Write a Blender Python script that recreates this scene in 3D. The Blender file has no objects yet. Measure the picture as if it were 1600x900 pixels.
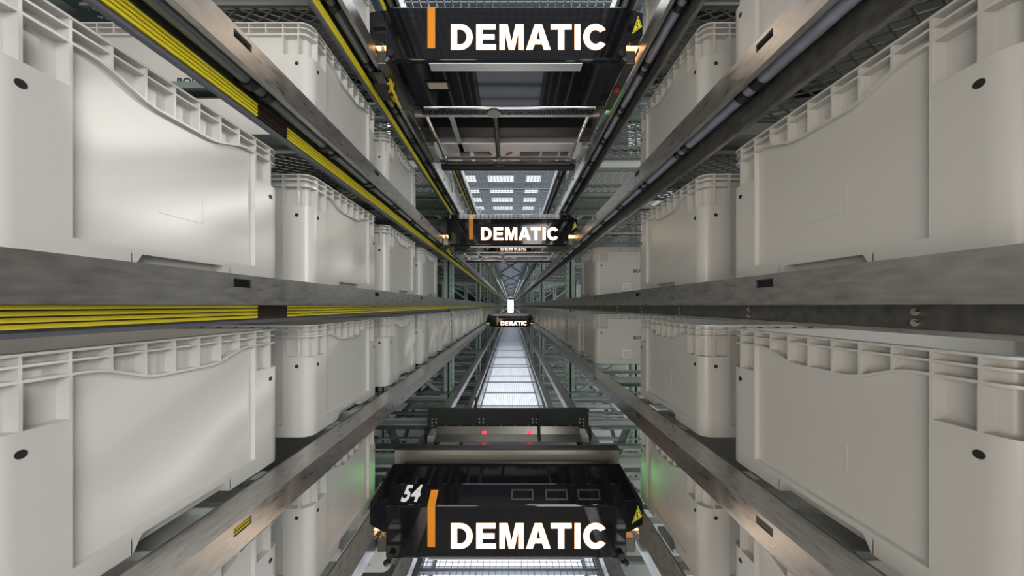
import bpy, bmesh, math, random
from math import sin, cos, pi, radians
from mathutils import Vector
random.seed(4)
scene = bpy.context.scene
C = scene.collection

# ------------------------------------------------------------------ camera, world, lights, exposure
H = 2.0            # camera height over the hall floor
F = 507.0          # focal length in pixels of a 1600 px wide frame
cam_d = bpy.data.cameras.new('camera')
cam = bpy.data.objects.new('camera', cam_d); C.objects.link(cam)
cam.location = (0, 0, H)
cam.rotation_euler = (radians(90), 0, 0)
cam_d.sensor_width = 36.0
cam_d.lens = 36.0 * F / 1600.0
cam_d.shift_x = 2.0 / 1600.0
cam_d.shift_y = 27.5 / 1600.0
cam_d.clip_start = 0.02
cam_d.clip_end = 200
scene.camera = cam
scene.view_settings.view_transform = 'Standard'
scene.view_settings.look = 'None'
scene.view_settings.gamma = 1
scene.view_settings.use_curve_mapping = False
scene.view_settings.exposure = 0.85

world = bpy.data.worlds.new('hall_daylight'); scene.world = world
world.use_nodes = True
wbg = world.node_tree.nodes['Background']
wbg.inputs[0].default_value = (0.93, 0.97, 1.0, 1)
wbg.inputs[1].default_value = 0.25


def area(name, loc, rot, sx, sy, power, col=(1, 1, 1)):
    l = bpy.data.lights.new(name, 'AREA'); l.shape = 'RECTANGLE'; l.size = sx; l.size_y = sy
    l.energy = power; l.color = col
    o = bpy.data.objects.new(name, l); o.location = loc; o.rotation_euler = rot; C.objects.link(o)
    return o


# fill lights added behind the camera for the tote faces, lamps over the aisle, lamps under the walkway
area('front_fill', (0.9, -1.6, H + 0.7), (radians(78), 0, radians(22)), 1.4, 1.4, 36, (1.0, 0.975, 0.94))
area('front_fill', (-0.9, -1.5, H - 0.1), (radians(88), 0, radians(-24)), 1.2, 1.2, 14, (1.0, 0.88, 0.75))  # warm fill added for the right-hand totes
area('hall_fill', (0.0, 3.0, H + 3.2), (0, 0, 0), 3.0, 6.0, 110, (0.95, 0.98, 1.0))
area('hall_fill', (0.0, 11.0, H + 3.2), (0, 0, 0), 3.0, 7.0, 110, (0.95, 0.98, 1.0))
area('hall_fill', (3.0, 4.0, H + 0.0), (0, radians(90), 0), 3.0, 8.0, 32, (0.98, 1.0, 0.98))  # side fill added to brighten the right racks
area('aisle_lamp', (0.0, 30.0, H + 1.2), (0, 0, 0), 0.6, 30.0, 130, (0.92, 0.96, 1.0))

sun_d = bpy.data.lights.new('low_sun', 'SUN'); sun_d.energy = 0.9; sun_d.angle = radians(1.5); sun_d.color = (1.0, 0.97, 0.92)
sun = bpy.data.objects.new('low_sun', sun_d); C.objects.link(sun); sun.location = (4, 5, H + 2)
sun.rotation_euler = Vector((-0.72, -0.60, -0.30)).to_track_quat('-Z', 'Y').to_euler()

# ------------------------------------------------------------------ helpers


class MB:
    def __init__(s):
        s.v = []; s.f = []

    def add(s, verts, faces):
        n = len(s.v); s.v += [tuple(p) for p in verts]; s.f += [tuple(i + n for i in f) for f in faces]; return s

    def box(s, x0, x1, y0, y1, z0, z1):
        return s.add([(x0, y0, z0), (x1, y0, z0), (x1, y1, z0), (x0, y1, z0), (x0, y0, z1), (x1, y0, z1), (x1, y1, z1), (x0, y1, z1)],
                     [(0, 3, 2, 1), (4, 5, 6, 7), (0, 1, 5, 4), (1, 2, 6, 5), (2, 3, 7, 6), (3, 0, 4, 7)])

    def loft(s, A, B):
        n = len(A)
        return s.add(list(A) + list(B), [tuple(range(n)), tuple(range(2 * n - 1, n - 1, -1))] +
                     [(i, i + n, (i + 1) % n + n, (i + 1) % n) for i in range(n)])

    def ext_x(s, prof, x0, x1):          # profile of (y, z)
        return s.loft([(x0, y, z) for y, z in prof], [(x1, y, z) for y, z in prof])

    def ext_y(s, prof, y0, y1):          # profile of (x, z)
        return s.loft([(x, y0, z) for x, z in prof], [(x, y1, z) for x, z in prof])

    def bar(s, a, b, w, h=None):         # square bar between two points
        h = h or w
        a = Vector(a); b = Vector(b); d = (b - a).normalized()
        u = d.cross(Vector((0, 0, 1)))
        if u.length < 1e-4: u = Vector((1, 0, 0))
        u.normalize(); w_ = u.cross(d).normalized()
        q = [u * w / 2 + w_ * h / 2, -u * w / 2 + w_ * h / 2, -u * w / 2 - w_ * h / 2, u * w / 2 - w_ * h / 2]
        return s.loft([a + k for k in q], [b + k for k in q])

    def tube(s, pts, r, n=10):
        pts = [Vector(p) for p in pts]; rings = []
        up = Vector((0, 0, 1))
        for i, p in enumerate(pts):
            d = (pts[min(i + 1, len(pts) - 1)] - pts[max(i - 1, 0)]).normalized()
            u = d.cross(up)
            if u.length < 1e-3: u = d.cross(Vector((1, 0, 0)))
            u.normalize(); w = u.cross(d)
            rings.append([p + (u * cos(2 * pi * k / n) + w * sin(2 * pi * k / n)) * r for k in range(n)])
        V = [q for R_ in rings for q in R_]; Fc = []
        for i in range(len(rings) - 1):
            for k in range(n):
                Fc.append((i * n + k, i * n + (k + 1) % n, (i + 1) * n + (k + 1) % n, (i + 1) * n + k))
        Fc += [tuple(range(n))[::-1], tuple(range((len(rings) - 1) * n, len(rings) * n))]
        return s.add(V, Fc)

    def mesh(s, name, m, smooth=None):
        me = bpy.data.meshes.new(name)
        me.from_pydata(s.v, [], s.f)
        b = bmesh.new(); b.from_mesh(me)
        bmesh.ops.recalc_face_normals(b, faces=b.faces)
        b.to_mesh(me); b.free()
        me.materials.append(m)
        if smooth:
            me.shade_smooth(); me.set_sharp_from_angle(angle=radians(smooth))
        return me

    def obj(s, name, m, parent=None, loc=None, smooth=None, bevel=None):
        o = bpy.data.objects.new(name, s.mesh(name, m, smooth)); C.objects.link(o)
        if parent: o.parent = parent
        if loc: o.location = loc
        if bevel:
            b = o.modifiers.new('bevel', 'BEVEL'); b.width = bevel; b.segments = 2; b.limit_method = 'ANGLE'
        return o


def inst(name, me, parent=None, loc=(0, 0, 0), rz=0):
    o = bpy.data.objects.new(name, me); C.objects.link(o)
    if parent: o.parent = parent
    o.location = loc; o.rotation_euler = (0, 0, rz)
    return o


def tag(o, label=None, cat=None, group=None, kind=None):
    if label: o['label'] = label
    if cat: o['category'] = cat
    if group: o['group'] = group
    if kind: o['kind'] = kind
    return o


def thing(name, label, cat, loc=(0, 0, 0), rz=0, group=None):
    o = bpy.data.objects.new(name, None); C.objects.link(o)
    o.empty_display_size = 0.1
    o.location = loc; o.rotation_euler = (0, 0, rz)
    return tag(o, label, cat, group)


def copy_tree(o, parent=None):
    c = o.copy(); C.objects.link(c)
    if parent: c.parent = parent
    for ch in list(o.children): copy_tree(ch, c)
    return c


# ------------------------------------------------------------------ materials
def mat(name, col, rough=0.5, metal=0.0, coat=0.0, spec=0.5, noise=None, bump=None, emit=None):
    m = bpy.data.materials.new(name); m.use_nodes = True
    nt = m.node_tree; p = nt.nodes['Principled BSDF']
    p.inputs['Base Color'].default_value = (*col, 1); p.inputs['Roughness'].default_value = rough
    p.inputs['Metallic'].default_value = metal; p.inputs['Coat Weight'].default_value = coat
    p.inputs['Specular IOR Level'].default_value = spec
    if emit:
        p.inputs['Emission Color'].default_value = (*emit[0], 1); p.inputs['Emission Strength'].default_value = emit[1]
    if noise:                                # (scale, amount, stretch xyz)
        tc = nt.nodes.new('ShaderNodeTexCoord'); mp = nt.nodes.new('ShaderNodeMapping')
        mp.inputs['Scale'].default_value = noise[2] if len(noise) > 2 else (1, 1, 1)
        nz = nt.nodes.new('ShaderNodeTexNoise'); nz.inputs['Scale'].default_value = noise[0]; nz.inputs['Detail'].default_value = 1.5
        nt.links.new(tc.outputs['Object'], mp.inputs[0]); nt.links.new(mp.outputs[0], nz.inputs['Vector'])
        rp = nt.nodes.new('ShaderNodeValToRGB')
        a = noise[1]
        rp.color_ramp.elements[0].position = 0.3; rp.color_ramp.elements[1].position = 0.7
        rp.color_ramp.elements[0].color = (*[c * (1 - a) for c in col], 1)
        rp.color_ramp.elements[1].color = (*[min(1, c * (1 + a)) for c in col], 1)
        nt.links.new(nz.outputs['Fac'], rp.inputs[0]); nt.links.new(rp.outputs[0], p.inputs['Base Color'])
        mr = nt.nodes.new('ShaderNodeMapRange'); mr.inputs['To Min'].default_value = max(0.03, rough - 0.1); mr.inputs['To Max'].default_value = min(1, rough + 0.12)
        nt.links.new(nz.outputs['Fac'], mr.inputs[0]); nt.links.new(mr.outputs[0], p.inputs['Roughness'])
        if bump:
            bp = nt.nodes.new('ShaderNodeBump'); bp.inputs['Strength'].default_value = bump; bp.inputs['Distance'].default_value = 0.002
            nt.links.new(nz.outputs['Fac'], bp.inputs['Height']); nt.links.new(bp.outputs[0], p.inputs['Normal'])
    return m


M_TOTE = mat('tote_plastic', (0.56, 0.552, 0.525), 0.33)
M_HOLE = mat('hole_dark', (0.012, 0.011, 0.010), 0.7)
M_INK = mat('print_black', (0.012, 0.012, 0.012), 0.6)
M_INKW = mat('print_white', (0.75, 0.76, 0.74), 0.6)
M_GALV = mat('galvanized_steel', (0.43, 0.42, 0.41), 0.30, metal=0.92, noise=(120, 0.16, (1, 0.25, 1)))
M_GALV2 = mat('shelf_steel', (0.33, 0.37, 0.35), 0.17, metal=0.85)
M_PAN = mat('pan_steel', (0.55, 0.58, 0.56), 0.3, metal=0.45)
M_LEDGE = mat('ledge_steel', (0.34, 0.33, 0.29), 0.3, metal=0.7)
M_BEAM = mat('beam_steel', (0.42, 0.43, 0.43), 0.3, metal=0.85)
M_LIP = mat('grey_blue_steel', (0.17, 0.18, 0.215), 0.45, metal=0.3)
M_WEB = mat('dull_zinc', (0.11, 0.11, 0.10), 0.5, metal=0.5, noise=(60, 0.25))
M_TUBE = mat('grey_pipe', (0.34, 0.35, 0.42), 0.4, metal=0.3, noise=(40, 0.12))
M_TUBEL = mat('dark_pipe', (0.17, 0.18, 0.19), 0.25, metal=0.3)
M_CLIP = mat('black_clip', (0.012, 0.012, 0.013), 0.35)
M_YEL = mat('conductor_yellow', (0.95, 0.79, 0.035), 0.36)
M_COP = mat('conductor_brown', (0.10, 0.045, 0.015), 0.4, metal=0.4)
M_JOINT = mat('joint_dark', (0.03, 0.018, 0.012), 0.5)
M_UP = mat('upright_green', (0.40, 0.48, 0.43), 0.42, metal=0.35, noise=(20, 0.08))
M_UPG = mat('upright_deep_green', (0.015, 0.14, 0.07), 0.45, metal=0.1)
M_DECK = mat('deck_mesh', (0.20, 0.205, 0.195), 0.5, metal=0.2)
M_BLK = mat('shuttle_black', (0.006, 0.006, 0.008), 0.05, spec=0.36)
M_BLKM = mat('black_matt', (0.014, 0.014, 0.015), 0.45)
M_ORG = mat('stripe_orange', (0.70, 0.24, 0.004), 0.45)
M_WYEL = mat('warning_yellow', (0.80, 0.75, 0.03), 0.5)
M_ALU = mat('shuttle_aluminium', (0.52, 0.505, 0.50), 0.38, metal=0.5, noise=(12, 0.12, (0.2, 1, 1)))
M_BAY = mat('bay_steel', (0.12, 0.115, 0.10), 0.25, metal=0.75, noise=(10, 0.15, (0.3, 1, 1)))
M_CHR = mat('bright_rod', (0.75, 0.74, 0.73), 0.14, metal=1.0)
M_RED = mat('red_mark', (0.45, 0.02, 0.02), 0.5)
M_CABY = mat('cable_yellow', (0.72, 0.50, 0.02), 0.45)
M_CABB = mat('cable_beige', (0.50, 0.40, 0.28), 0.5)
M_LETTER = mat('sign_light', (0.9, 0.85, 0.8), 0.5, emit=((1.0, 0.82, 0.62), 2.6))
M_RIM = mat('sign_rim_light', (0.9, 0.6, 0.4), 0.5, emit=((1.0, 0.42, 0.17), 0.50))
M_WARM = mat('warm_glow', (0.9, 0.7, 0.5), 0.5, emit=((1.0, 0.52, 0.22), 1.6))
M_LEDR = mat('red_led', (0.8, 0.05, 0.05), 0.4, emit=((1.0, 0.02, 0.03), 1.6))
M_LEDG = mat('green_led', (0.1, 0.8, 0.2), 0.4, emit=((0.16, 1.0, 0.16), 13.0))
M_WIRE = mat('walkway_wire', (0.26, 0.28, 0.31), 0.4, metal=0.7)
M_FLIT = mat('light_diffuser', (0.9, 0.9, 0.92), 0.5, emit=((0.86, 0.91, 1.0), 0.85))
M_CLIT = mat('hall_light_diffuser', (0.9, 0.9, 0.9), 0.5, emit=((0.92, 0.97, 1.0), 1.0))
M_FLOOR = mat('hall_floor_concrete', (0.30, 0.31, 0.30), 0.45, noise=(2, 0.15))
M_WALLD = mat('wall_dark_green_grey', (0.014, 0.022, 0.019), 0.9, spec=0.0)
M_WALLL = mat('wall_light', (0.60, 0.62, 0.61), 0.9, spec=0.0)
M_ROOF = mat('roof_sheet', (0.15, 0.18, 0.20), 0.45, metal=0.2)
M_CEIL = mat('ceiling_panel', (0.33, 0.38, 0.45), 0.5)
M_BRACE = mat('brace_dark', (0.05, 0.055, 0.06), 0.5, metal=0.4)

# ------------------------------------------------------------------ shared layout
CX = -0.011                 # aisle centre
XR = 0.404                  # rail face, half the aisle
XB = 0.486                  # tote face
PIT = 0.376                 # level pitch
YEND = 60.0
BAY = 2.55; BAY0 = 0.25; SLOT = 0.507
LEVELS = range(-3, 4)


def rail_z(k): return H + 0.048 + PIT * k


# ------------------------------------------------------------------ hall
def struct(name, mb, m): return tag(mb.obj(name, m), kind='structure')


struct('floor', MB().box(-3.6, 3.6, -4, 62, -0.1, 0), M_FLOOR)
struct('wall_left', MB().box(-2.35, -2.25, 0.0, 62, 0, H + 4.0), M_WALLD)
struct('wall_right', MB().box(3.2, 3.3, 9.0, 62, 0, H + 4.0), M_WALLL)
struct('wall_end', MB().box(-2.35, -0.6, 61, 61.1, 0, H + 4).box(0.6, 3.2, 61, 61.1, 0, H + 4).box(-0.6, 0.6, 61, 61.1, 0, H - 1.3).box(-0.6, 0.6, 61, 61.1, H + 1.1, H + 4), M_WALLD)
mb = MB()
ny = 0
y = -1.0
while y < 24:
    mb.box(-2.35, 3.3, y, y + 0.17, H + 3.72, H + 3.80); mb.box(-2.35, 3.3, y + 0.17, y + 0.34, H + 3.76, H + 3.80); y += 0.34
mb.box(-2.35, 3.3, 24, 62, H + 3.76, H + 3.80)
struct('ceiling', mb, M_ROOF)
struct('window_1', MB().box(-0.6, 0.6, 61.02, 61.06, H - 1.3, H + 1.1), mat('far_window', (0.9, 0.9, 0.9), 0.5, emit=((0.95, 0.97, 1.0), 2.5)))

# aisle ceiling beyond the mesh deck, with its cross braces
cp = thing('ceiling_panel', 'blue grey panelled aisle ceiling far off with dark cross braces', 'ceiling panel', (CX, 9.4, H + 1.42))
mb = MB()
for i in range(20):
    mb.box(-0.50, 0.50, i * 2.55, i * 2.55 + 2.53, 0.02, 0.05)
mb.obj('panel', M_CEIL, cp)
for i in range(9):
    y0 = i * 5.1 + 0.3
    MB().bar((-0.42, y0, 0), (0.42, y0 + 4.2, 0), 0.05, 0.02).obj('cross_brace', M_BRACE, cp)
    MB().bar((0.42, y0, 0), (-0.42, y0 + 4.2, -0.012), 0.05, 0.02).obj('cross_brace', M_BRACE, cp)


# ------------------------------------------------------------------ racking
def support_mesh():
    # small lipped channel, open below, the totes stand on its flat top
    b = MB(); x0, x1 = XB - 0.016, 1.115; h = 0.0155
    b.box(x0, x1, -h, h, -0.0025, -0.0005)
    b.box(x0, x1, -h, -h + 0.002, -0.012, -0.0025); b.box(x0, x1, h - 0.002, h, -0.012, -0.0025)
    b.box(x0, x1, -h, -h + 0.007, -0.0135, -0.012); b.box(x0, x1, h - 0.004, h, -0.0135, -0.012)
    return b


def deck_mb(w=0.60, l=0.36):
    b = MB(); p = 0.026
    n = int((w * 0.5 + l) / p) + 2
    def clip(c, sgn):                      # line y = sgn*0.55*x + c clipped to the panel
        pts = []
        k = 0.55 * sgn
        for x in (0, w):
            yy = k * x + c
            if 0 <= yy <= l: pts.append((x, yy))
        for yy in (0, l):
            x = (yy - c) / k
            if 0 < x < w: pts.append((x, yy))
        return pts[:2] if len(pts) >= 2 else None
    for sgn in (1, -1):
        c = -w
        while c < l + w:
            q = clip(c, sgn)
            if q: b.bar((q[0][0], q[0][1], 0), (q[1][0], q[1][1], 0), 0.0026, 0.0026)
            c += p
    b.box(0, w, -0.004, 0.004, -0.004, 0.004).box(0, w, l - 0.004, l + 0.004, -0.004, 0.004)
    return b


ME_SUP = support_mesh().mesh('shelf_support', M_GALV2)
ME_PAN = MB().box(XB + 0.004, 1.10, -0.05, 0.05, -0.026, -0.023).box(XB + 0.004, 1.10, -0.05, -0.047, -0.023, -0.014).box(XB + 0.004, 1.10, 0.047, 0.05, -0.023, -0.014).mesh('shelf_pan', M_PAN)
ME_DECK = deck_mb().mesh('mesh_deck', M_DECK)
UW = 0.034


def upright_mb():
    b = MB(); z0, z1 = 0.0, H + 1.60
    b.box(0.0, 0.003, -UW, UW, z0, z1).box(0.072, 0.075, -UW, UW, z0, z1)          # two flanges
    b.box(0.003, 0.029, -UW, -UW + 0.003, z0, z1).box(0.044, 0.072, -UW, -UW + 0.003, z0, z1)
    b.box(0.003, 0.072, UW - 0.003, UW, z0, z1)                                     # back web
    return b


ME_UP = upright_mb().mesh('upright', M_UP)
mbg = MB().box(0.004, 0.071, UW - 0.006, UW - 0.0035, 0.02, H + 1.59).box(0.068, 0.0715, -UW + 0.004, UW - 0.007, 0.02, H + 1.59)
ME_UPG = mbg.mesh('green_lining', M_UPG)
mbh = MB()
for q in range(70): mbh.box(0.0085, 0.0145, -UW - 0.0006, -UW, 0.06 + q * 0.05, 0.06 + q * 0.05 + 0.016)
ME_UPH = mbh.mesh('slot_row', M_HOLE)
mb = MB(); x0 = XB - 0.016
for j in range(5):
    for d in (0.074, 0.330):
        yy = 0.048 + SLOT * j + d
        mb.box(x0, 1.115, yy - 0.0155, yy + 0.0155, -0.0135, -0.0005)
    mb.box(x0 + 0.02, 1.10, 0.048 + SLOT * j + 0.152, 0.048 + SLOT * j + 0.252, -0.026, -0.023)
ME_SHELF = mb.mesh('shelf', M_GALV2)
ME_FB = [MB().bar((0.565, 0, 0), (1.04, 0, 0), 0.025).mesh('frame_brace', M_UP), MB().bar((0.565, 0, 0), (1.04, 0, 0.36), 0.025).mesh('frame_brace', M_UP)]
ME_RB = MB().bar((1.125, 0.05, 0.12), (1.125, 2.5, 1.85), 0.04, 0.012).mesh('rear_brace', M_GALV2)
ME_RB2 = MB().bar((1.14, 0.05, 1.9), (1.14, 2.5, 3.4), 0.04, 0.012).mesh('rear_brace', M_GALV2)
ME_HB = MB().bar((0.50, 0.06, 0), (1.09, 1.2, 0), 0.045, 0.006).mesh('floor_brace', M_GALV2)
ME_BEAM = MB().box(1.121, 1.146, 0.036, BAY - 0.036, -0.05, 0.0).mesh('rear_beam', M_GALV2)
ORD = ['first', 'second', 'third', 'fourth']

for side, sn in ((-1, 'left'), (1, 'right')):
    for b in range(0, 23):
        y0 = BAY0 + BAY * b
        if b < 3:
            lab = 'galvanized racking bay with green uprights on the %s side, %s from the camera' % (sn, ORD[b]); grp = None
        else:
            lab = 'distant galvanized racking bay with green uprights on the %s side of the aisle' % sn; grp = 'far racking bays, %s side' % sn
        r = thing('rack_bay', lab, 'storage rack', (CX, y0 if side > 0 else y0, 0), 0, grp)
        r.scale = (side, 1, 1)
        if b > 0 or True:
            for x in (XB - 0.002, 1.041):
                u = inst('upright', ME_UP, r, (x, 0, 0))
                if b < 8: inst('green_lining', ME_UPG, u)
                if b < 3: inst('slot_row', ME_UPH, u)
        if b < 6:
            for q in range(9): inst('frame_brace', ME_FB[q % 2], r, (0, 0, 0.10 + q * 0.376))
            inst('rear_brace', ME_RB if b % 2 else ME_RB2, r)
            if b < 4: inst('floor_brace', ME_HB, r, (0, 0, 0.9 - 0.04)); inst('floor_brace', ME_HB, r, (0, 1.25, 0.9 - 0.04 + PIT))
        for k in LEVELS:
            z = rail_z(k)
            inst('rear_beam', ME_BEAM, r, (0, 0, z - 0.03))
            if b < 2:
                for j in range(5):
                    ys = 0.048 + SLOT * j
                    for d in (0.074, 0.330):
                        inst('shelf_support', ME_SUP, r, (0, ys + d, z))
                    if k <= 0: inst('shelf_pan', ME_PAN, r, (0, ys + 0.202, z))
                    if k >= 1 and not (side < 0 and b == 0 and j == 0):
                        inst('mesh_deck', ME_DECK, r, (XB - 0.005, ys + 0.02, z - 0.036))
            else:
                inst('shelf', ME_SHELF, r, (0, 0, z))


# ------------------------------------------------------------------ rails
LEV = {3: 'at the very top level', 2: 'at the level of the highest shuttle', 1: 'one level above eye height', 0: 'at eye height',
       -1: 'one level below eye height', -2: 'at the level of the lowest shuttle', -3: 'at the bottom level over the walkway'}


def rail_body():
    # local: origin on the rail's top at the aisle side, x away from the aisle, y along
    b = MB(); y0, y1 = -0.3, YEND
    b.box(0.003, 0.060, y0, y1, -0.003, 0.0)                              # running flange
    b.box(0.0, 0.003, y0, y1, -0.007, 0.0)                                # face above the slots
    b.box(0.0, 0.003, y0, y1, -0.047, -0.020)
    ys = y0; n = 0
    while n < 22:
        c = 0.503 + SLOT * (n - 1)
        if c - 0.017 > ys: b.box(0.0, 0.003, ys, c - 0.017, -0.020, -0.007); ys = c + 0.017
        n += 1
    b.box(0.0, 0.003, ys, y1, -0.020, -0.007)
    b.box(0.003, 0.012, y0, y1, -0.047, -0.044)                           # returned lower edge
    return b


def rail_web():
    b = MB(); y0, y1 = -0.3, YEND
    b.box(0.0605, 0.064, y0, y1, -0.0774, 0.0)
    return b


def rail_lip():
    b = MB(); y0, y1 = -0.3, YEND
    b.ext_y([(0.0585, -0.0745), (0.0605, -0.0745), (0.0605, -0.0775), (0.068, -0.0775), (0.068, -0.0800), (0.0585, -0.0800)], y0, y1)
    return b


ME = {}
ME['body'] = rail_body().mesh('rail_body', M_GALV)
ME['web'] = rail_web().mesh('web', M_WEB)
ME['lipL'] = rail_lip().mesh('lower_lip', M_LIP)
ME['lipR'] = rail_lip().mesh('lower_lip', M_GALV)
cond = MB()
cond.ext_y([(0.0572, 0.0023), (0.0605, 0.0023), (0.0605, -0.0023), (0.0572, -0.0023), (0.0564, -0.0009), (0.0564, 0.0009)], -0.3, 0.605)
cond.ext_y([(0.0572, 0.0023), (0.0605, 0.0023), (0.0605, -0.0023), (0.0572, -0.0023), (0.0564, -0.0009), (0.0564, 0.0009)], 0.685, YEND)
ME['cond'] = cond.mesh('conductor_bar', M_YEL)
mb = MB()
for i in range(3): mb.box(0.0592, 0.0605, -0.3, YEND, -0.0495 - i * 0.0064 - 0.0012 - 0.0033, -0.0495 - i * 0.0064 + 0.0012 - 0.0033)
ME['cop'] = mb.mesh('conductor_gap', M_COP)
mb = MB()
for i in range(4): mb.box(0.056, 0.0604, 0.606, 0.684, -0.0495 - i * 0.0064 - 0.0022, -0.0495 - i * 0.0064 + 0.0022)
mb.box(0.0575, 0.0604, 0.59, 0.70, -0.064, -0.054)
ME['joint'] = mb.mesh('conductor_joint', M_JOINT)
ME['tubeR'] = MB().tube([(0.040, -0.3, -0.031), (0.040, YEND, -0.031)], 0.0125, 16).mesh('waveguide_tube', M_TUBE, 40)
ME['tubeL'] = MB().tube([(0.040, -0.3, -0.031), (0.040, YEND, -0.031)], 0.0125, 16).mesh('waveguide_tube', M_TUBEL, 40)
mb = MB().tube([(0.040, -0.008, -0.031), (0.040, 0.008, -0.031)], 0.0165, 16)
mb.box(0.040, 0.0605, -0.004, 0.004, -0.037, -0.029)
ME['clip'] = mb.mesh('tube_clip', M_CLIP, 40)
mb = MB().tube([(0.0605, 0, 0), (0.0575, 0, 0)], 0.0045, 8).tube([(0.0575, 0, 0), (0.0555, 0, 0)], 0.0028, 8)
ME['bolt'] = mb.mesh('bolt', M_CHR, 40)

for side, sn in ((-1, 'left'), (1, 'right')):
    for k in LEVELS:
        lab = ('galvanized left rail carrying yellow conductor bars ' if side < 0 else 'plain galvanized right shuttle rail without conductor bars ') + LEV[k]
        r = thing('shuttle_rail', lab, 'rail', (CX + side * XR, 0, rail_z(k)))
        r.scale = (side, 1, 1)
        inst('rail_body', ME['body'], r); inst('web', ME['web'], r)
        inst('lower_lip', ME['lipL' if side < 0 else 'lipR'], r)
        if side < 0:
            for i in range(4): inst('conductor_bar', ME['cond'], r, (0, 0, -0.0495 - i * 0.0064))
            inst('conductor_gap', ME['cop'], r); inst('conductor_joint', ME['joint'], r)
        if k >= 1:
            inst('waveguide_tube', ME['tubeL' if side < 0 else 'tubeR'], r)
            for i in range(12):
                for d in (0.0, 0.036): inst('tube_clip', ME['clip'], r, (0, 0.333 + 0.23 * i + d, 0))
        if side > 0 and k in (-1, 0):
            for i in range(12):
                for z in (-0.055, -0.067): inst('bolt', ME['bolt'], r, (0, 0.11 + 0.252 * i, z))


# ------------------------------------------------------------------ totes
TL, TD, TH, TR = 0.404, 0.60, 0.278, 0.025


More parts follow.
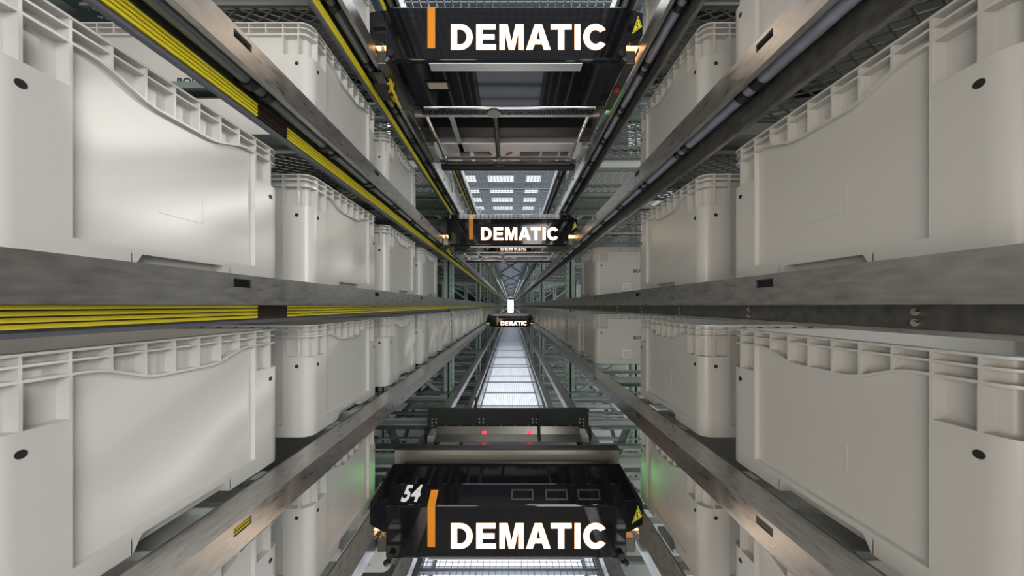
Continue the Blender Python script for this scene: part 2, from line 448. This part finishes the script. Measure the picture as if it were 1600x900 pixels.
def tote_mb():
    rows = [0, 0.020, 0.028, 0.199, 0.2475, 0.2508, 0.2635, 0.2663, 0.2750, TH]
    def face_cols(L, nrib):
        e = []                                                      # (s0, s1, kind)
        p = 0.069
        e += [(TR, 0.0295, 'post'), (0.0295, 0.0325, 'prib'), (0.0325, p - 0.0015, 'post'), (p - 0.0015, p + 0.0015, 'prib')]
        w = (L - 2 * p) / nrib
        mid = []
        for i in range(nrib):
            a = p + w * i + 0.0015; b = p + w * (i + 1) - 0.0015
            cuts = sorted([a, a + (b - a) / 3, a + (b - a) * 2 / 3, b] + [v for v in (0.128, L - 0.128) if L < 0.5 and a + 1e-4 < v < b - 1e-4])
            for q in range(len(cuts) - 1): mid.append((cuts[q], cuts[q + 1], 'panel'))
            if i < nrib - 1: mid.append((b, b + 0.003, 'rib'))
        e += mid
        e += [(L - s1, L - s0, kd) for s0, s1, kd in reversed(e[:4])]
        return e
    cols = []                                                       # (fnA(d)->xy, fnB(d)->xy, kind, face, sA, sB)
    def side_fn(idx, s):
        def f(d, s=s):
            if idx == 0: return (d, s)                              # aisle face, x = 0
            if idx == 1: return (s, TL - d)
            if idx == 2: return (TD - d, TL - s)
            return (TD - s, d)
        return f
    cen = [(TR, TL - TR), (TD - TR, TL - TR), (TD - TR, TR), (TR, TR)]
    for idx in range(4):
        L = TL if idx % 2 == 0 else TD
        for s0, s1, kd in face_cols(L, 7 if idx % 2 == 0 else 11):
            cols.append((side_fn(idx, s0), side_fn(idx, s1), kd, idx, s0, s1))
        cx, cy = cen[idx]; a0 = pi - idx * pi / 2
        n = 6
        def arc(a, cx=cx, cy=cy):
            return lambda d: (cx + (TR - d) * cos(a), cy + (TR - d) * sin(a))
        for q in range(n):
            cols.append((arc(a0 - pi / 2 * q / n), arc(a0 - pi / 2 * (q + 1) / n), 'post', 9, 0, 0))
    def depth(c, j):
        kd, idx, s0, s1 = c[2], c[3], c[4], c[5]
        if j == 0:
            if idx in (0, 2) and s0 >= 0.1279 and s1 <= TL - 0.1279: return 0.019
            return 0.0
        if j == 1: return 0.0
        if j == 2: return 0.0 if kd in ('post', 'prib') else 0.0085
        if j == 3: return {'post': 0.0155, 'prib': 0.0, 'panel': 0.0085, 'rib': 0.0085}[kd]
        if j in (4, 6): return 0.0005
        if j in (5, 7): return 0.0005 if kd in ('rib', 'prib') else 0.0145
        return -0.0005
    def zrow(c, j, s):
        z = rows[j]
        if c[3] in (0, 2) and j in (4, 5):
            t = (s - 0.069) / (TL - 0.138)
            if 0 < t < 1:
                u = max(0, min(1, (min(t, 1 - t) - 0.06) / 0.30)); z -= 0.021 * u * u * (3 - 2 * u)
        return z
    def widen(c, j, s):                                             # slanted ends of the grip recess
        return s
    b = MB(); n = len(cols); NJ = len(rows) - 1
    for i, c in enumerate(cols):
        nx = cols[(i + 1) % n]
        for j in range(NJ):
            d = depth(c, j)
            A, B = c[0](d), c[1](d)
            b.add([(*A, zrow(c, j, c[4])), (*B, zrow(c, j, c[5])), (*B, zrow(c, j + 1, c[5])), (*A, zrow(c, j + 1, c[4]))], [(0, 1, 2, 3)])
            d2 = depth(nx, j)
            if abs(d2 - d) > 1e-6:
                P, Q = c[1](d), nx[0](d2)
                sl = 0.0
                b.add([(*P, zrow(c, j, c[5])), (*Q, zrow(nx, j, nx[4])), (*Q, zrow(nx, j + 1, nx[4])), (*P, zrow(c, j + 1, c[5]))], [(0, 1, 2, 3)])
            if j < NJ - 1:
                du = depth(c, j + 1)
                if abs(du - d) > 1e-6:
                    A2, B2 = c[0](du), c[1](du); zA, zB = zrow(c, j + 1, c[4]), zrow(c, j + 1, c[5])
                    b.add([(*A, zA), (*B, zB), (*B2, zB), (*A2, zA)], [(0, 1, 2, 3)])
        # rim, inner wall, underside
        T = TH; di = 0.018
        A, B = c[0](-0.0005), c[1](-0.0005); A2, B2 = c[0](di), c[1](di)
        b.add([(*A, T), (*B, T), (*B2, T), (*A2, T)], [(0, 1, 2, 3)])
        b.add([(*A2, T), (*B2, T), (*B2, 0.006), (*A2, 0.006)], [(0, 1, 2, 3)])
        d0 = depth(c, 0)
        A, B = c[0](d0), c[1](d0); A3, B3 = c[0](0.0195), c[1](0.0195)
        b.add([(*A, 0), (*B, 0), (*B3, 0), (*A3, 0)], [(0, 1, 2, 3)])
    q = 0.02
    b.add([(q, q, 0.006), (TD - q, q, 0.006), (TD - q, TL - q, 0.006), (q, TL - q, 0.006)], [(0, 1, 2, 3)])
    b.add([(q, q, 0.0), (TD - q, q, 0.0), (TD - q, TL - q, 0.0), (q, TL - q, 0.0)], [(0, 1, 2, 3)])
    # slanted corners of the two grip recesses, and the faint raised card outline on each panel
    for xx, sg in ((0.0, 1), (TD, -1)):
        for s, dr in ((0.128, 1), (TL - 0.128, -1)):
            y_ = [s - 0.002 * dr, s - 0.002 * dr, s + 0.014 * dr]
            zz = [0.0, 0.0, 0.0]
            b.loft([(xx, s - 0.001 * dr, 0.0201), (xx, s - 0.001 * dr, 0.0), (xx, s + 0.001 * dr, 0.0), (xx, s + 0.012 * dr, 0.0201)],
                   [(xx + sg * 0.0188, s - 0.001 * dr, 0.0201), (xx + sg * 0.0188, s - 0.001 * dr, 0.0), (xx + sg * 0.0188, s + 0.001 * dr, 0.0), (xx + sg * 0.0188, s + 0.012 * dr, 0.0201)])
    b.box(0.0079, 0.0087, 0.169, 0.1702, 0.085, 0.130).box(0.0079, 0.0087, 0.1702, 0.235, 0.085, 0.0862)
    xx = TD - 0.0085
    b.box(xx - 0.0002, xx + 0.0006, 0.2298, 0.231, 0.085, 0.130).box(xx - 0.0002, xx + 0.0006, 0.165, 0.2298, 0.085, 0.0862)
    return b


def clean_mesh(mb_, name, m, ang):
    me = bpy.data.meshes.new(name); me.from_pydata(mb_.v, [], mb_.f)
    b = bmesh.new(); b.from_mesh(me)
    bmesh.ops.remove_doubles(b, verts=b.verts, dist=2e-5)
    bmesh.ops.recalc_face_normals(b, faces=b.faces)
    b.to_mesh(me); b.free(); me.materials.append(m)
    me.shade_smooth(); me.set_sharp_from_angle(angle=radians(ang))
    return me


ME_TOTE = clean_mesh(tote_mb(), 'body', M_TOTE, 32)
HO = []
hz = 0.176


def hole(cx, cy, cz, ax):
    b = MB(); r = 0.0046; e = 0.0006
    if ax == 'x': b.tube([(cx - e, cy, cz), (cx + e, cy, cz)], r, 16)
    else: b.tube([(cx, cy - e, cz), (cx, cy + e, cz)], r, 16)
    return b.mesh('peg_hole', M_HOLE)


for xx in (0.0, TD):
    for yy in (0.031, TL - 0.031): HO.append(hole(xx, yy, hz, 'x'))
for yy in (0.0, TL):
    for xx in (0.034, TD - 0.034): HO.append(hole(xx, yy, hz, 'y'))


def text_mesh(body, size, m, shear=0.0, offset=0.0, extrude=0.0004, sx=1.0):
    cu = bpy.data.curves.new('lettering', 'FONT'); cu.body = body; cu.size = size; cu.shear = shear; cu.space_character = 1.0 + offset * 60; cu.offset = offset
    cu.extrude = extrude; cu.align_x = 'CENTER'; cu.align_y = 'CENTER'
    o = bpy.data.objects.new('lettering_source', cu); C.objects.link(o)
    dg = bpy.context.evaluated_depsgraph_get(); dg.update()
    me = bpy.data.meshes.new_from_object(o.evaluated_get(dg))
    bpy.data.objects.remove(o); bpy.data.curves.remove(cu)
    me.transform(__import__('mathutils').Matrix.Diagonal((sx, 1, 1, 1)))
    me.materials.clear(); me.materials.append(m)
    return me


ME_TXT = text_mesh('BOI', 0.026, M_INK, offset=0.0006)


def symbol_mesh():
    b = MB(); s = 0.046; t = 0.006
    b.box(0, s, 0, 0.0006, 0, t).box(0, s, 0, 0.0006, s - t, s).box(0, t, 0, 0.0006, t, s - t).box(s - t, s, 0, 0.0006, t, s - t)
    b.box(s / 2 - 0.002, s / 2 + 0.002, 0, 0.0006, t, s - t)
    for z in (0.017, 0.027): b.box(t, s - t, 0, 0.0006, z, z + 0.0025)
    return b.mesh('printed_symbol', M_INKW)


ME_SYM = symbol_mesh()


def tote(side, lev, bay, k, label, group=None, near=False, text=False, symbol=False, dy=0.0):
    y0 = BAY0 + 0.048 + BAY * bay + SLOT * k + dy
    x = CX + side * XB
    if side > 0: loc, rz = (x, y0, rail_z(lev) + 0.001), 0
    else: loc, rz = (x, y0 + TL, rail_z(lev) + 0.001), pi
    t = thing('storage_tote', label, 'bin', loc, rz, group)
    inst('body', ME_TOTE, t)
    if near:
        use = (0, 1, 4 if side > 0 else 6) if True else ()
        for i in use: inst('peg_hole', HO[i], t)
    if text:
        o = inst('printed_lettering', ME_TXT, t)
        o.rotation_euler = (pi / 2, 0, 0 if side > 0 else pi)
        o.location = (0.238, 0.0080, 0.145) if side > 0 else (0.318, TL - 0.0080, 0.135)
    if symbol:
        inst('printed_symbol', ME_SYM, t, (0.155, 0.0078, 0.032))
    return t


SHELF = {2: 'beside the highest shuttle', 1: 'one shelf above eye height', 0: 'on the eye height shelf',
         -1: 'one shelf below eye height', -2: 'low beside the lowest shuttle', -3: 'on the bottom shelf'}
PLAN = {(-1, 2): [1], (1, 2): [1], (-1, 1): [1, 2], (1, 1): [0, 1], (-1, 0): [0, 1, 2, 3], (1, 0): [0, 1, 3],
        (-1, -1): [0, 1, 2, 3, 4], (1, -1): [0, 1, 3, 4], (-1, -2): [0, 1], (1, -2): [0, 1], (-1, -3): [2]}
NTH = ['nearest', 'second', 'third', 'fourth', 'fifth']
for (side, lev), ks in PLAN.items():
    sn = 'left' if side < 0 else 'right'
    for n, k in enumerate(ks):
        lab = 'grey plastic tote %s, %s rack, ' % (SHELF[lev], sn)
        lab += ('the only near one' if len(ks) == 1 else NTH[n] + ' from camera')
        tote(side, lev, 0, k, lab, near=(k <= 3), text=(side < 0 and lev == 1 and k == 1) or (side > 0 and k == 3),
             symbol=(side > 0 and k == 3 and lev in (0, -1)))
for side in (-1, 1):
    sn = 'left' if side < 0 else 'right'
    for bay in range(1, 9):
        for k in range(5):
            tote(side, -1, bay, k, 'distant pale grey tote in the long %s row one level below eye height' % sn, 'far totes, %s row' % sn)
    for bay, k in [(0, 4), (1, 0), (1, 1), (1, 2), (1, 3)]:
        tote(side, 2, bay, k, 'distant tote high on the %s rack beyond the highest shuttle' % sn, 'high far totes, %s rack' % sn)

# ------------------------------------------------------------------ shuttles
LW, LH = 0.466, 0.0765


def arc_pts(cx, cz, rx, rz, a0, a1, n=14):
    return [(cx + rx * cos(radians(a0 + (a1 - a0) * i / n)), cz + rz * sin(radians(a0 + (a1 - a0) * i / n))) for i in range(n + 1)]


def letter_loops():
    t = 0.0180; Lp = []
    def X(u): return u * LW
    # D
    a, b = X(0.0), X(0.140); h = LH
    m = a + 0.028
    Lp.append([(a, 0), (m, 0)] + arc_pts(m, h / 2, b - m, h / 2, -90, 90)[1:-1] + [(m, h), (a, h)])
    Lp.append([(a + t, t * 0.85)] + [(a + t, h - t * 0.85), (m, h - t * 0.85)] + arc_pts(m, h / 2, b - m - t, h / 2 - t * 0.85, 90, -90)[1:-1] + [(m, t * 0.85)])
    # E
    a, b = X(0.164), X(0.290); s = t * 0.86
    Lp.append([(a, 0), (b, 0), (b, s), (a + t, s), (a + t, h / 2 - s / 2), (b - 0.004, h / 2 - s / 2), (b - 0.004, h / 2 + s / 2), (a + t, h / 2 + s / 2), (a + t, h - s), (b - 0.001, h - s), (b - 0.001, h), (a, h)])
    # M
    a, b = X(0.314), X(0.470); c = (a + b) / 2; w = 0.0158
    Lp.append([(a, 0), (a + w, 0), (a + w, h * 0.72), (c - 0.0085, 0), (c + 0.0085, 0), (b - w, h * 0.72), (b - w, 0), (b, 0), (b, h), (b - 0.024, h), (c, h * 0.28), (a + 0.024, h), (a, h)])
    # A
    a, b = X(0.486), X(0.644); c = (a + b) / 2
    Lp.append([(a, 0), (a + 0.0195, 0), (a + 0.0255, h * 0.215), (b - 0.0255, h * 0.215), (b - 0.0195, 0), (b, 0), (c + 0.0105, h), (c - 0.0105, h)])
    Lp.append([(a + 0.0305, h * 0.39), (c, h * 0.79), (b - 0.0305, h * 0.39)])
    # T
    a, b = X(0.646), X(0.780); c = (a + b) / 2
    Lp.append([(c - t / 2, 0), (c + t / 2, 0), (c + t / 2, h - s), (b, h - s), (b, h), (a, h), (a, h - s), (c - t / 2, h - s)])
    # I
    a = X(0.800)
    Lp.append([(a, 0), (a + t * 0.95, 0), (a + t * 0.95, h), (a, h)])
    # C
    a, b = X(0.856), X(1.0); c = a + 0.0365
    Lp.append(arc_pts(c, h / 2, 0.0365, h / 2 + 0.001, 34, 326, 22) + arc_pts(c, h / 2, 0.0185, h / 2 - 0.0165, 318, 42, 18))
    return Lp


def curve_mesh(loops, name, m, offset, extrude):
    cu = bpy.data.curves.new(name, 'CURVE'); cu.dimensions = '2D'; cu.fill_mode = 'BOTH'
    for L in loops:
        sp = cu.splines.new('POLY'); sp.points.add(len(L) - 1)
        for p, (x, z) in zip(sp.points, L): p.co = (x, z, 0, 1)
        sp.use_cyclic_u = True
    cu.offset = offset; cu.extrude = extrude
    o = bpy.data.objects.new('lettering_source', cu); C.objects.link(o)
    dg = bpy.context.evaluated_depsgraph_get(); dg.update()
    me = bpy.data.meshes.new_from_object(o.evaluated_get(dg))
    bpy.data.objects.remove(o); bpy.data.curves.remove(cu)
    me.materials.clear(); me.materials.append(m); me.name = name
    return me


ME_LET = curve_mesh(letter_loops(), 'sign_letters', M_LETTER, -0.0015, 0.0010)
ME_LRIM = curve_mesh(letter_loops(), 'sign_rim', M_RIM, 0.0005, 0.0004)
ME_NUM = text_mesh('54', 0.064, M_INKW, shear=0.22, offset=0.0022, extrude=0.0005, sx=0.80)


ME_RIV = MB().tube([(0, 0, 0), (0, 0.0015, 0)], 0.0042, 8).mesh('rivet', M_ALU)


def shuttle(name, label, lev, yf, number=False):
    t = thing(name, label, 'shuttle', (CX - 0.003, yf, rail_z(lev)))
    W = 0.3635
    prof = [(0.006, -0.0635), (0.0, -0.056), (0.0, 0.098), (0.003, 0.1025), (0.045, 0.1405), (0.180, 0.1475), (0.190, 0.136), (0.190, 0.02), (0.22, 0.02), (0.22, -0.0635)]
    cov = MB().ext_x(prof, -W, W).obj('front_cover', M_BLK, t, bevel=0.003)
    s = inst('sign_letters', ME_LET, t, (-0.166, -0.0016, -0.0285)); s.rotation_euler = (pi / 2, 0, 0)
    s2 = inst('sign_rim', ME_LRIM, t, (-0.166, -0.0007, -0.0285)); s2.rotation_euler = (pi / 2, 0, 0)
    # orange stripe runs up the face and over the slope
    st = MB()
    st.loft([(-0.237, -0.0008, -0.024), (-0.214, -0.0008, -0.024), (-0.214, -0.0008, 0.1), (-0.237, -0.0008, 0.1)],
            [(-0.237, 0.002, -0.024), (-0.214, 0.002, -0.024), (-0.214, 0.002, 0.1), (-0.237, 0.002, 0.1)])
    st.loft([(-0.237, -0.0008, 0.1005), (-0.214, -0.0008, 0.1005), (-0.211, 0.032, 0.1305), (-0.234, 0.032, 0.1305)],
            [(-0.237, 0.004, 0.0985), (-0.214, 0.004, 0.0985), (-0.211, 0.035, 0.127), (-0.234, 0.035, 0.127)])
    st.obj('orange_stripe', M_ORG, t)
    if number:
        n = inst('printed_number', ME_NUM, t, (-0.295, 0.0225, 0.1222)); n.rotation_euler = (radians(42), 0, 0)
    # three small recessed windows on the slope
    for x in (0.05, 0.155, 0.255):
        b = MB()
        for x0, x1, u0, u1 in ((-.034, .034, -.016, -.012), (-.034, .034, .010, .014), (-.034, -.030, -.012, .010), (.030, .034, -.012, .010)):
            def P(xx, u, e): return (x + xx, 0.0235 + u * 0.743 - e * 0.669, 0.1210 + u * 0.669 + e * 0.743)
            b.loft([P(x0, u0, 0), P(x1, u0, 0), P(x1, u1, 0), P(x0, u1, 0)], [P(x0, u0, .0018), P(x1, u0, .0018), P(x1, u1, .0018), P(x0, u1, .0018)])
        b.obj('indicator_window', M_BAY, t)
    for sgn in (-1, 1):
        fr = [(.345, .005), (.38, .008), (.42, .031), (.42, .10), (.40, .107), (.345, .107)]
        re = [(.345, .005), (.38, .008), (.42, .031), (.42, .118), (.384, .167), (.345, .167)]
        w = MB().loft([(sgn * x, 0.018, z) for x, z in fr], [(sgn * x, 0.125, z) for x, z in re]).obj('side_guard', M_BLK, t, bevel=0.002)
        if sgn > 0:
            tri = [(.386, .034), (.4175, .056), (.405, .090)]
            MB().loft([(x, 0.0172, z) for x, z in tri], [(x, 0.0185, z) for x, z in tri]).obj('warning_sign', M_WYEL, w)
            c = (sum(p[0] for p in tri) / 3, sum(p[1] for p in tri) / 3)
            bb = MB()
            for i in range(3):
                a, b_ = [(c[0] + (p[0] - c[0]) * .80, c[1] + (p[1] - c[1]) * .80) for p in (tri[i], tri[(i + 1) % 3])]
                bb.bar((a[0], 0.0170, a[1]), (b_[0], 0.0170, b_[1]), 0.0011)
            bb.bar((c[0] + .001, 0.0170, c[1] + .010), (c[0] - .003, 0.0170, c[1] - .001), 0.0022)
            bb.bar((c[0] - .003, 0.0170, c[1] - .001), (c[0] + .002, 0.0170, c[1] - .001), 0.0018)
            bb.bar((c[0] + .002, 0.0170, c[1] - .001), (c[0] - .001, 0.0170, c[1] - .010), 0.0018)
            bb.obj('warning_mark', M_INK, w)
        MB().tube([(sgn * 0.345, -0.012, -0.045), (sgn * 0.345, 0.004, -0.045)], 0.011, 6).tube([(sgn * 0.350, -0.006, -0.060), (sgn * 0.362, -0.006, -0.070)], 0.009, 8).obj('bumper_knob', M_CLIP, t)
        MB().box(min(sgn * .372, sgn * .412), max(sgn * .372, sgn * .412), 0.03, 0.115, 0.0045, 0.0075).obj('side_glow', M_WARM, t)  # glowing plate added for sign light spilling out under the guard
        if sgn > 0:
            MB().tube([(0.378, 0.135, -0.052), (0.378, 0.135, -0.066)], 0.009, 12).obj('red_button', M_RED, t)
        for yw in (0.17, 0.74):
            MB().tube([(sgn * 0.412, yw, 0.031), (sgn * 0.436, yw, 0.031)], 0.0305, 24).obj('wheel', M_BLKM, t, smooth=40)
        # load bay side frames, end bearings, rods, green lamps
        MB().box(min(sgn * .33, sgn * .398), max(sgn * .33, sgn * .398), 0.22, 0.62, 0.006, 0.030).obj('side_frame', M_BAY, t)
        MB().tube([(sgn * 0.318, 0.28, -0.05), (sgn * 0.318, 0.66, -0.05)], 0.0085, 14).obj('guide_rod', M_CHR, t, smooth=40)
        MB().box(min(sgn * .365, sgn * .399), max(sgn * .365, sgn * .399), 0.62, 0.80, -0.02, 0.06).obj('axle_block', M_ALU, t, bevel=0.004)
        MB().box(min(sgn * .3985, sgn * .4005), max(sgn * .3985, sgn * .4005), 0.27, 0.42, 0.030, 0.035).obj('green_lamp', M_LEDG, t)
        MB().box(min(sgn * .36, sgn * .398), max(sgn * .36, sgn * .398), 0.02, 0.26, -0.056, -0.014).obj('axle_plate', M_BAY, t, bevel=0.003)
    # light bay deck, front ledge and rear plate
    MB().box(-0.33, 0.33, 0.23, 0.66, 0.034, 0.040).obj('bay_floor', M_ALU, t)
    MB().ext_x([(0.66, 0.034), (0.66, 0.095), (0.655, 0.095), (0.64, 0.062), (0.60, 0.0405), (0.60, 0.034)], -0.36, 0.36).obj('rear_trough', M_BAY, t)
    MB().box(-0.41, 0.41, 0.208, 0.222, 0.112, 0.176).obj('front_ledge', M_LEDGE, t)
    MB().box(-0.412, 0.412, 0.204, 0.236, 0.1765, 0.1825).obj('ledge_edge', M_BLKM, t, bevel=0.001)
    MB().box(-0.41, 0.41, 0.670, 0.69, 0.078, 0.172).ext_y([(-.41, .172), (-.405, .178), (.405, .178), (.41, .172)], 0.668, 0.70).obj('rear_plate', M_BLKM, t)
    for i in range(12): inst('rivet', ME_RIV, t, (-0.385 + i * 0.07, 0.669, 0.092))
    for cx_ in (-0.385, -0.145, 0.125, 0.365):
        for dx in (0, 0.02):
            for dz in (0, 0.018): inst('rivet', ME_RIV, t, (cx_ + dx, 0.669, 0.110 + dz))
    MB().tube([(0.155, 0.655, 0.15), (0.155, 0.60, 0.05)], 0.006, 8).obj('finger', M_BLKM, t)
    MB().tube([(-0.20, 0.42, 0.040), (-0.20, 0.42, 0.115)], 0.007, 8).obj('finger', M_BLKM, t)
    MB().tube([(-0.165, 0.685, 0.172), (-0.165, 0.685, 0.235)], 0.0055, 8).obj('finger', M_BLKM, t)
    for x in (-0.118, 0.108):
        MB().tube([(x - 0.010, 0.647, 0.068), (x + 0.010, 0.647, 0.068)], 0.0085, 10).obj('red_lamp', M_LEDR, t)
    # undercarriage
    MB().box(-0.234, 0.232, 0.004, 0.036, -0.0675, -0.064).obj('lower_strip', M_ALU, t, bevel=0.001)
    b = MB().box(-0.27, -0.19, 0.085, 0.087, -0.066, -0.0636).box(-0.27, -0.19, 0.128, 0.130, -0.066, -0.0636).box(-0.27, -0.268, 0.087, 0.128, -0.066, -0.0636).box(-0.192, -0.19, 0.087, 0.128, -0.066, -0.0636)
    hatch = b.obj('service_hatch', M_BLK, t)
    MB().box(-0.262, -0.198, 0.092, 0.123, -0.0650, -0.0637).obj('hatch_label', M_CABB, hatch)
    MB().box(-0.31, 0.33, 0.222, 0.236, -0.066, -0.052).obj('front_beam', M_CHR, t, bevel=0.002)
    bb = MB()
    for i in range(66): bb.box(-0.325 + i * 0.01, -0.319 + i * 0.01, 0.242, 0.274, -0.064, -0.050)
    bb.box(-0.33, 0.335, 0.240, 0.276, -0.054, -0.046)
    bb.obj('toothed_belt', M_BLKM, t)
    MB().tube([(-0.05, 0.258, -0.07), (-0.05, 0.258, -0.04)], 0.026, 20).obj('belt_pulley', M_BAY, t, smooth=40)
    MB().box(-0.36, 0.36, 0.280, 0.296, -0.060, -0.030).obj('cross_beam', M_ALU, t, bevel=0.002)
    MB().tube([(-0.048, 0.29, -0.045), (-0.048, 0.70, -0.045)], 0.0105, 12).obj('drive_shaft', M_CLIP, t, smooth=40)
    MB().box(-0.235, -0.215, 0.29, 0.66, -0.04, -0.034).obj('cable_tray', M_ALU, t)
    MB().box(-0.37, 0.37, 0.445, 0.515, -0.02, 0.020).obj('black_crossbar', M_BLKM, t, bevel=0.002)
    MB().box(-0.33, 0.33, 0.545, 0.80, -0.040, 0.030).obj('rear_case', M_ALU, t, bevel=0.004)
    for x0, x1 in ((-0.24, -0.19), (-0.17, -0.09), (0.06, 0.16), (0.17, 0.25), (0.26, 0.30)):
        MB().box(x0, x1, 0.625, 0.665, -0.0425, -0.0395).obj('case_slot', M_CLIP, t)
    for sgn in (-1, 1):
        MB().bar((-0.045 + sgn * 0.035, 0.655, -0.0425), (-0.045 + sgn * 0.065, 0.630, -0.0425), 0.009, 0.003).obj('red_marking', M_RED, t)
    MB().ext_y([(-.38, -.02), (-.35, -.058), (.35, -.058), (.38, -.02), (.37, -.014), (.345, -.048), (-.345, -.048), (-.37, -.014)], 0.69, 0.71).obj('bent_rail', M_CHR, t)
    MB().tube([(-0.048, 0.73, -0.062), (-0.048, 0.73, -0.035)], 0.026, 20).obj('belt_pulley', M_BAY, t, smooth=40)
    MB().box(-0.36, 0.36, 0.765, 0.80, -0.062, -0.036).obj('rear_bumper', M_BLKM, t, bevel=0.003)
    # current collector at the conductor side, with its loose cables
    c = MB().box(-0.444, -0.395, 0.10, 0.19, -0.063, -0.052).box(-0.446, -0.438, 0.11, 0.18, -0.062, -0.049).obj('collector_arm', M_BLKM, t, bevel=0.002)
    MB().box(-0.425, -0.395, 0.06, 0.10, -0.062, -0.054).obj('collector_bracket', M_BAY, c)
    for i in range(5):
        r_ = random.Random(i)
        q = []
        for s_ in range(0, 9):
            a = s_ / 8
            q.append((-0.378 - 0.012 * sin(a * pi * 2) * r_.random() - 0.045 * max(0, a - 0.45), 0.045 + 0.014 * i + 0.085 * a + 0.030 * sin(a * 7 + i) * r_.random(),
                      -0.010 - 0.010 * i * (1 - a) - 0.060 * min(1, a * 1.9) - 0.012 * sin(a * pi) * r_.random()))
        MB().tube(q, 0.0034, 8).obj('yellow_cable', M_CABY, c, smooth=50)
    for i in range(8):
        MB().tube([(-0.384 - 0.004 * (i % 3), 0.03 + 0.009 * i, 0.004), (-0.380 - 0.006 * (i % 2), 0.035 + 0.009 * i, -0.022), (-0.378, 0.05 + 0.010 * i, -0.052)], 0.0042, 8).obj('beige_cable', M_CABB, c, smooth=50)
    return t


shuttle('shuttle', 'black shuttle at the top of the picture with glowing sign, seen from below', 2, 0.979)
shuttle('shuttle', 'smaller black shuttle with glowing sign straight ahead, just above the middle', 1, 1.96)
shuttle('shuttle', 'tiny distant black shuttle with glowing sign near the vanishing point', -1, 5.85)
shuttle('shuttle', 'black shuttle numbered 54 at the bottom, its open load bay seen from above', -2, 0.979, True)

# ------------------------------------------------------------------ wire mesh walkway below, mesh deck above, lights
PANL = 1.39; ZW = H - 1.38


def mesh_panel(w, l, p, r):
    b = MB()
    n = int(round(w / p))
    for i in range(n + 1):
        x = -w / 2 + w * i / n
        b.box(x - r, x + r, 0.01, l - 0.01, -r, r)
    n = int(round(l / p))
    for i in range(n):
        yy = 0.02 + (l - 0.04) * i / n
        b.box(-w / 2, w / 2, yy - r, yy + r, r, 3 * r)
    for x in (-w / 2, w / 2): b.box(x - 0.006, x + 0.006, 0.004, l - 0.004, -0.012, 0.004)
    for yy in (0.004, l - 0.012): b.box(-w / 2, w / 2, yy, yy + 0.008, -0.012, 0.004)
    return b


for sx, sn in ((-1, 'left'), (1, 'right')):
    w = thing('walkway_beam', 'long galvanized beam on legs along the %s edge of the lit walkway' % sn, 'beam', (CX, 0, 0))
    xa, xb = sorted((sx * 0.457, sx * 0.50))
    MB().box(xa, xb, 0.28, 42.3, ZW - 0.30, ZW - 0.0125).obj('web', M_BEAM, w)
    for i in range(17):
        MB().box(xa, xb, 0.35 + i * BAY, 0.40 + i * BAY, 0.0, ZW - 0.30).obj('leg', M_BEAM, w)
ME_WALK = mesh_panel(0.94, PANL, 0.033, 0.0016).mesh('wire_mesh_panel', M_WIRE)
ME_TOP = mesh_panel(0.94, PANL, 0.036, 0.0026).mesh('wire_mesh_panel', M_WIRE)
ME_LIGHT = MB().box(-0.44, 0.44, 0.03, PANL - 0.03, -0.02, 0.0).mesh('diffuser', M_FLIT)
mb = MB()
for x in (-0.455, 0.441): mb.box(x, x + 0.014, 0.015, PANL - 0.015, -0.06, 0.012)
for yy in (0.015, PANL - 0.029): mb.box(-0.441, 0.441, yy, yy + 0.014, -0.06, 0.012)
mb.box(-0.441, 0.441, 0.029, PANL - 0.029, -0.06, -0.03)
ME_LFR = mb.mesh('light_housing', M_GALV2)
for i in range(30):
    y0 = 0.30 + PANL * i
    o = tag(inst('walkway_panel', ME_WALK, None, (CX, y0, ZW)), 'wire mesh walkway panel over the white floor lights' if i > 2 else
            ['wire mesh walkway panel below the frame edge', 'wire mesh walkway panel under the shuttle numbered 54', 'wire mesh walkway panel just beyond the shuttle numbered 54'][i],
            'walkway panel', 'walkway mesh panels' if i > 2 else None)
    l = thing('floor_light', 'glowing white floor light beneath the far wire mesh walkway' if i > 2 else
              ['white floor light under the nearest walkway panel', 'glowing white floor light beneath the shuttle numbered 54', 'glowing white floor light just past the shuttle numbered 54'][i],
              'light', (CX, y0, ZW - 0.20), 0, 'floor lights under the walkway' if i > 2 else None)
    inst('diffuser', ME_LIGHT, l); inst('light_housing', ME_LFR, l)
for i in range(7):
    y0 = -0.4 + PANL * i
    tag(inst('mesh_ceiling_panel', ME_TOP, None, (CX, y0, H + 1.36)), 'wire mesh panel roofing the aisle above the shuttles', 'mesh panel', 'mesh panels over the aisle')

mb = MB()
ME_HL = MB().box(-0.5, 0.5, 0, 0.34, -0.03, -0.005).mesh('diffuser', M_CLIT)
ME_HLB = MB().box(-0.52, 0.52, -0.02, 0.36, -0.005, 0.06).box(-0.52, -0.5, -0.02, 0.36, -0.035, -0.005).box(0.5, 0.52, -0.02, 0.36, -0.035, -0.005).mesh('light_housing', M_GALV2)
for r_ in range(12):
    for x, w in ((-1.15, 0.34), (-0.28, 0.72), (0.64, 0.42)):
        l = thing('ceiling_light', 'white rectangular hall light seen through the overhead wire mesh', 'light', (x, 6.2 + r_ * 0.93, H + 3.6), 0, 'hall lights above the mesh')
        l.scale = (w, 1, 1)
        inst('diffuser', ME_HL, l); inst('light_housing', ME_HLB, l)
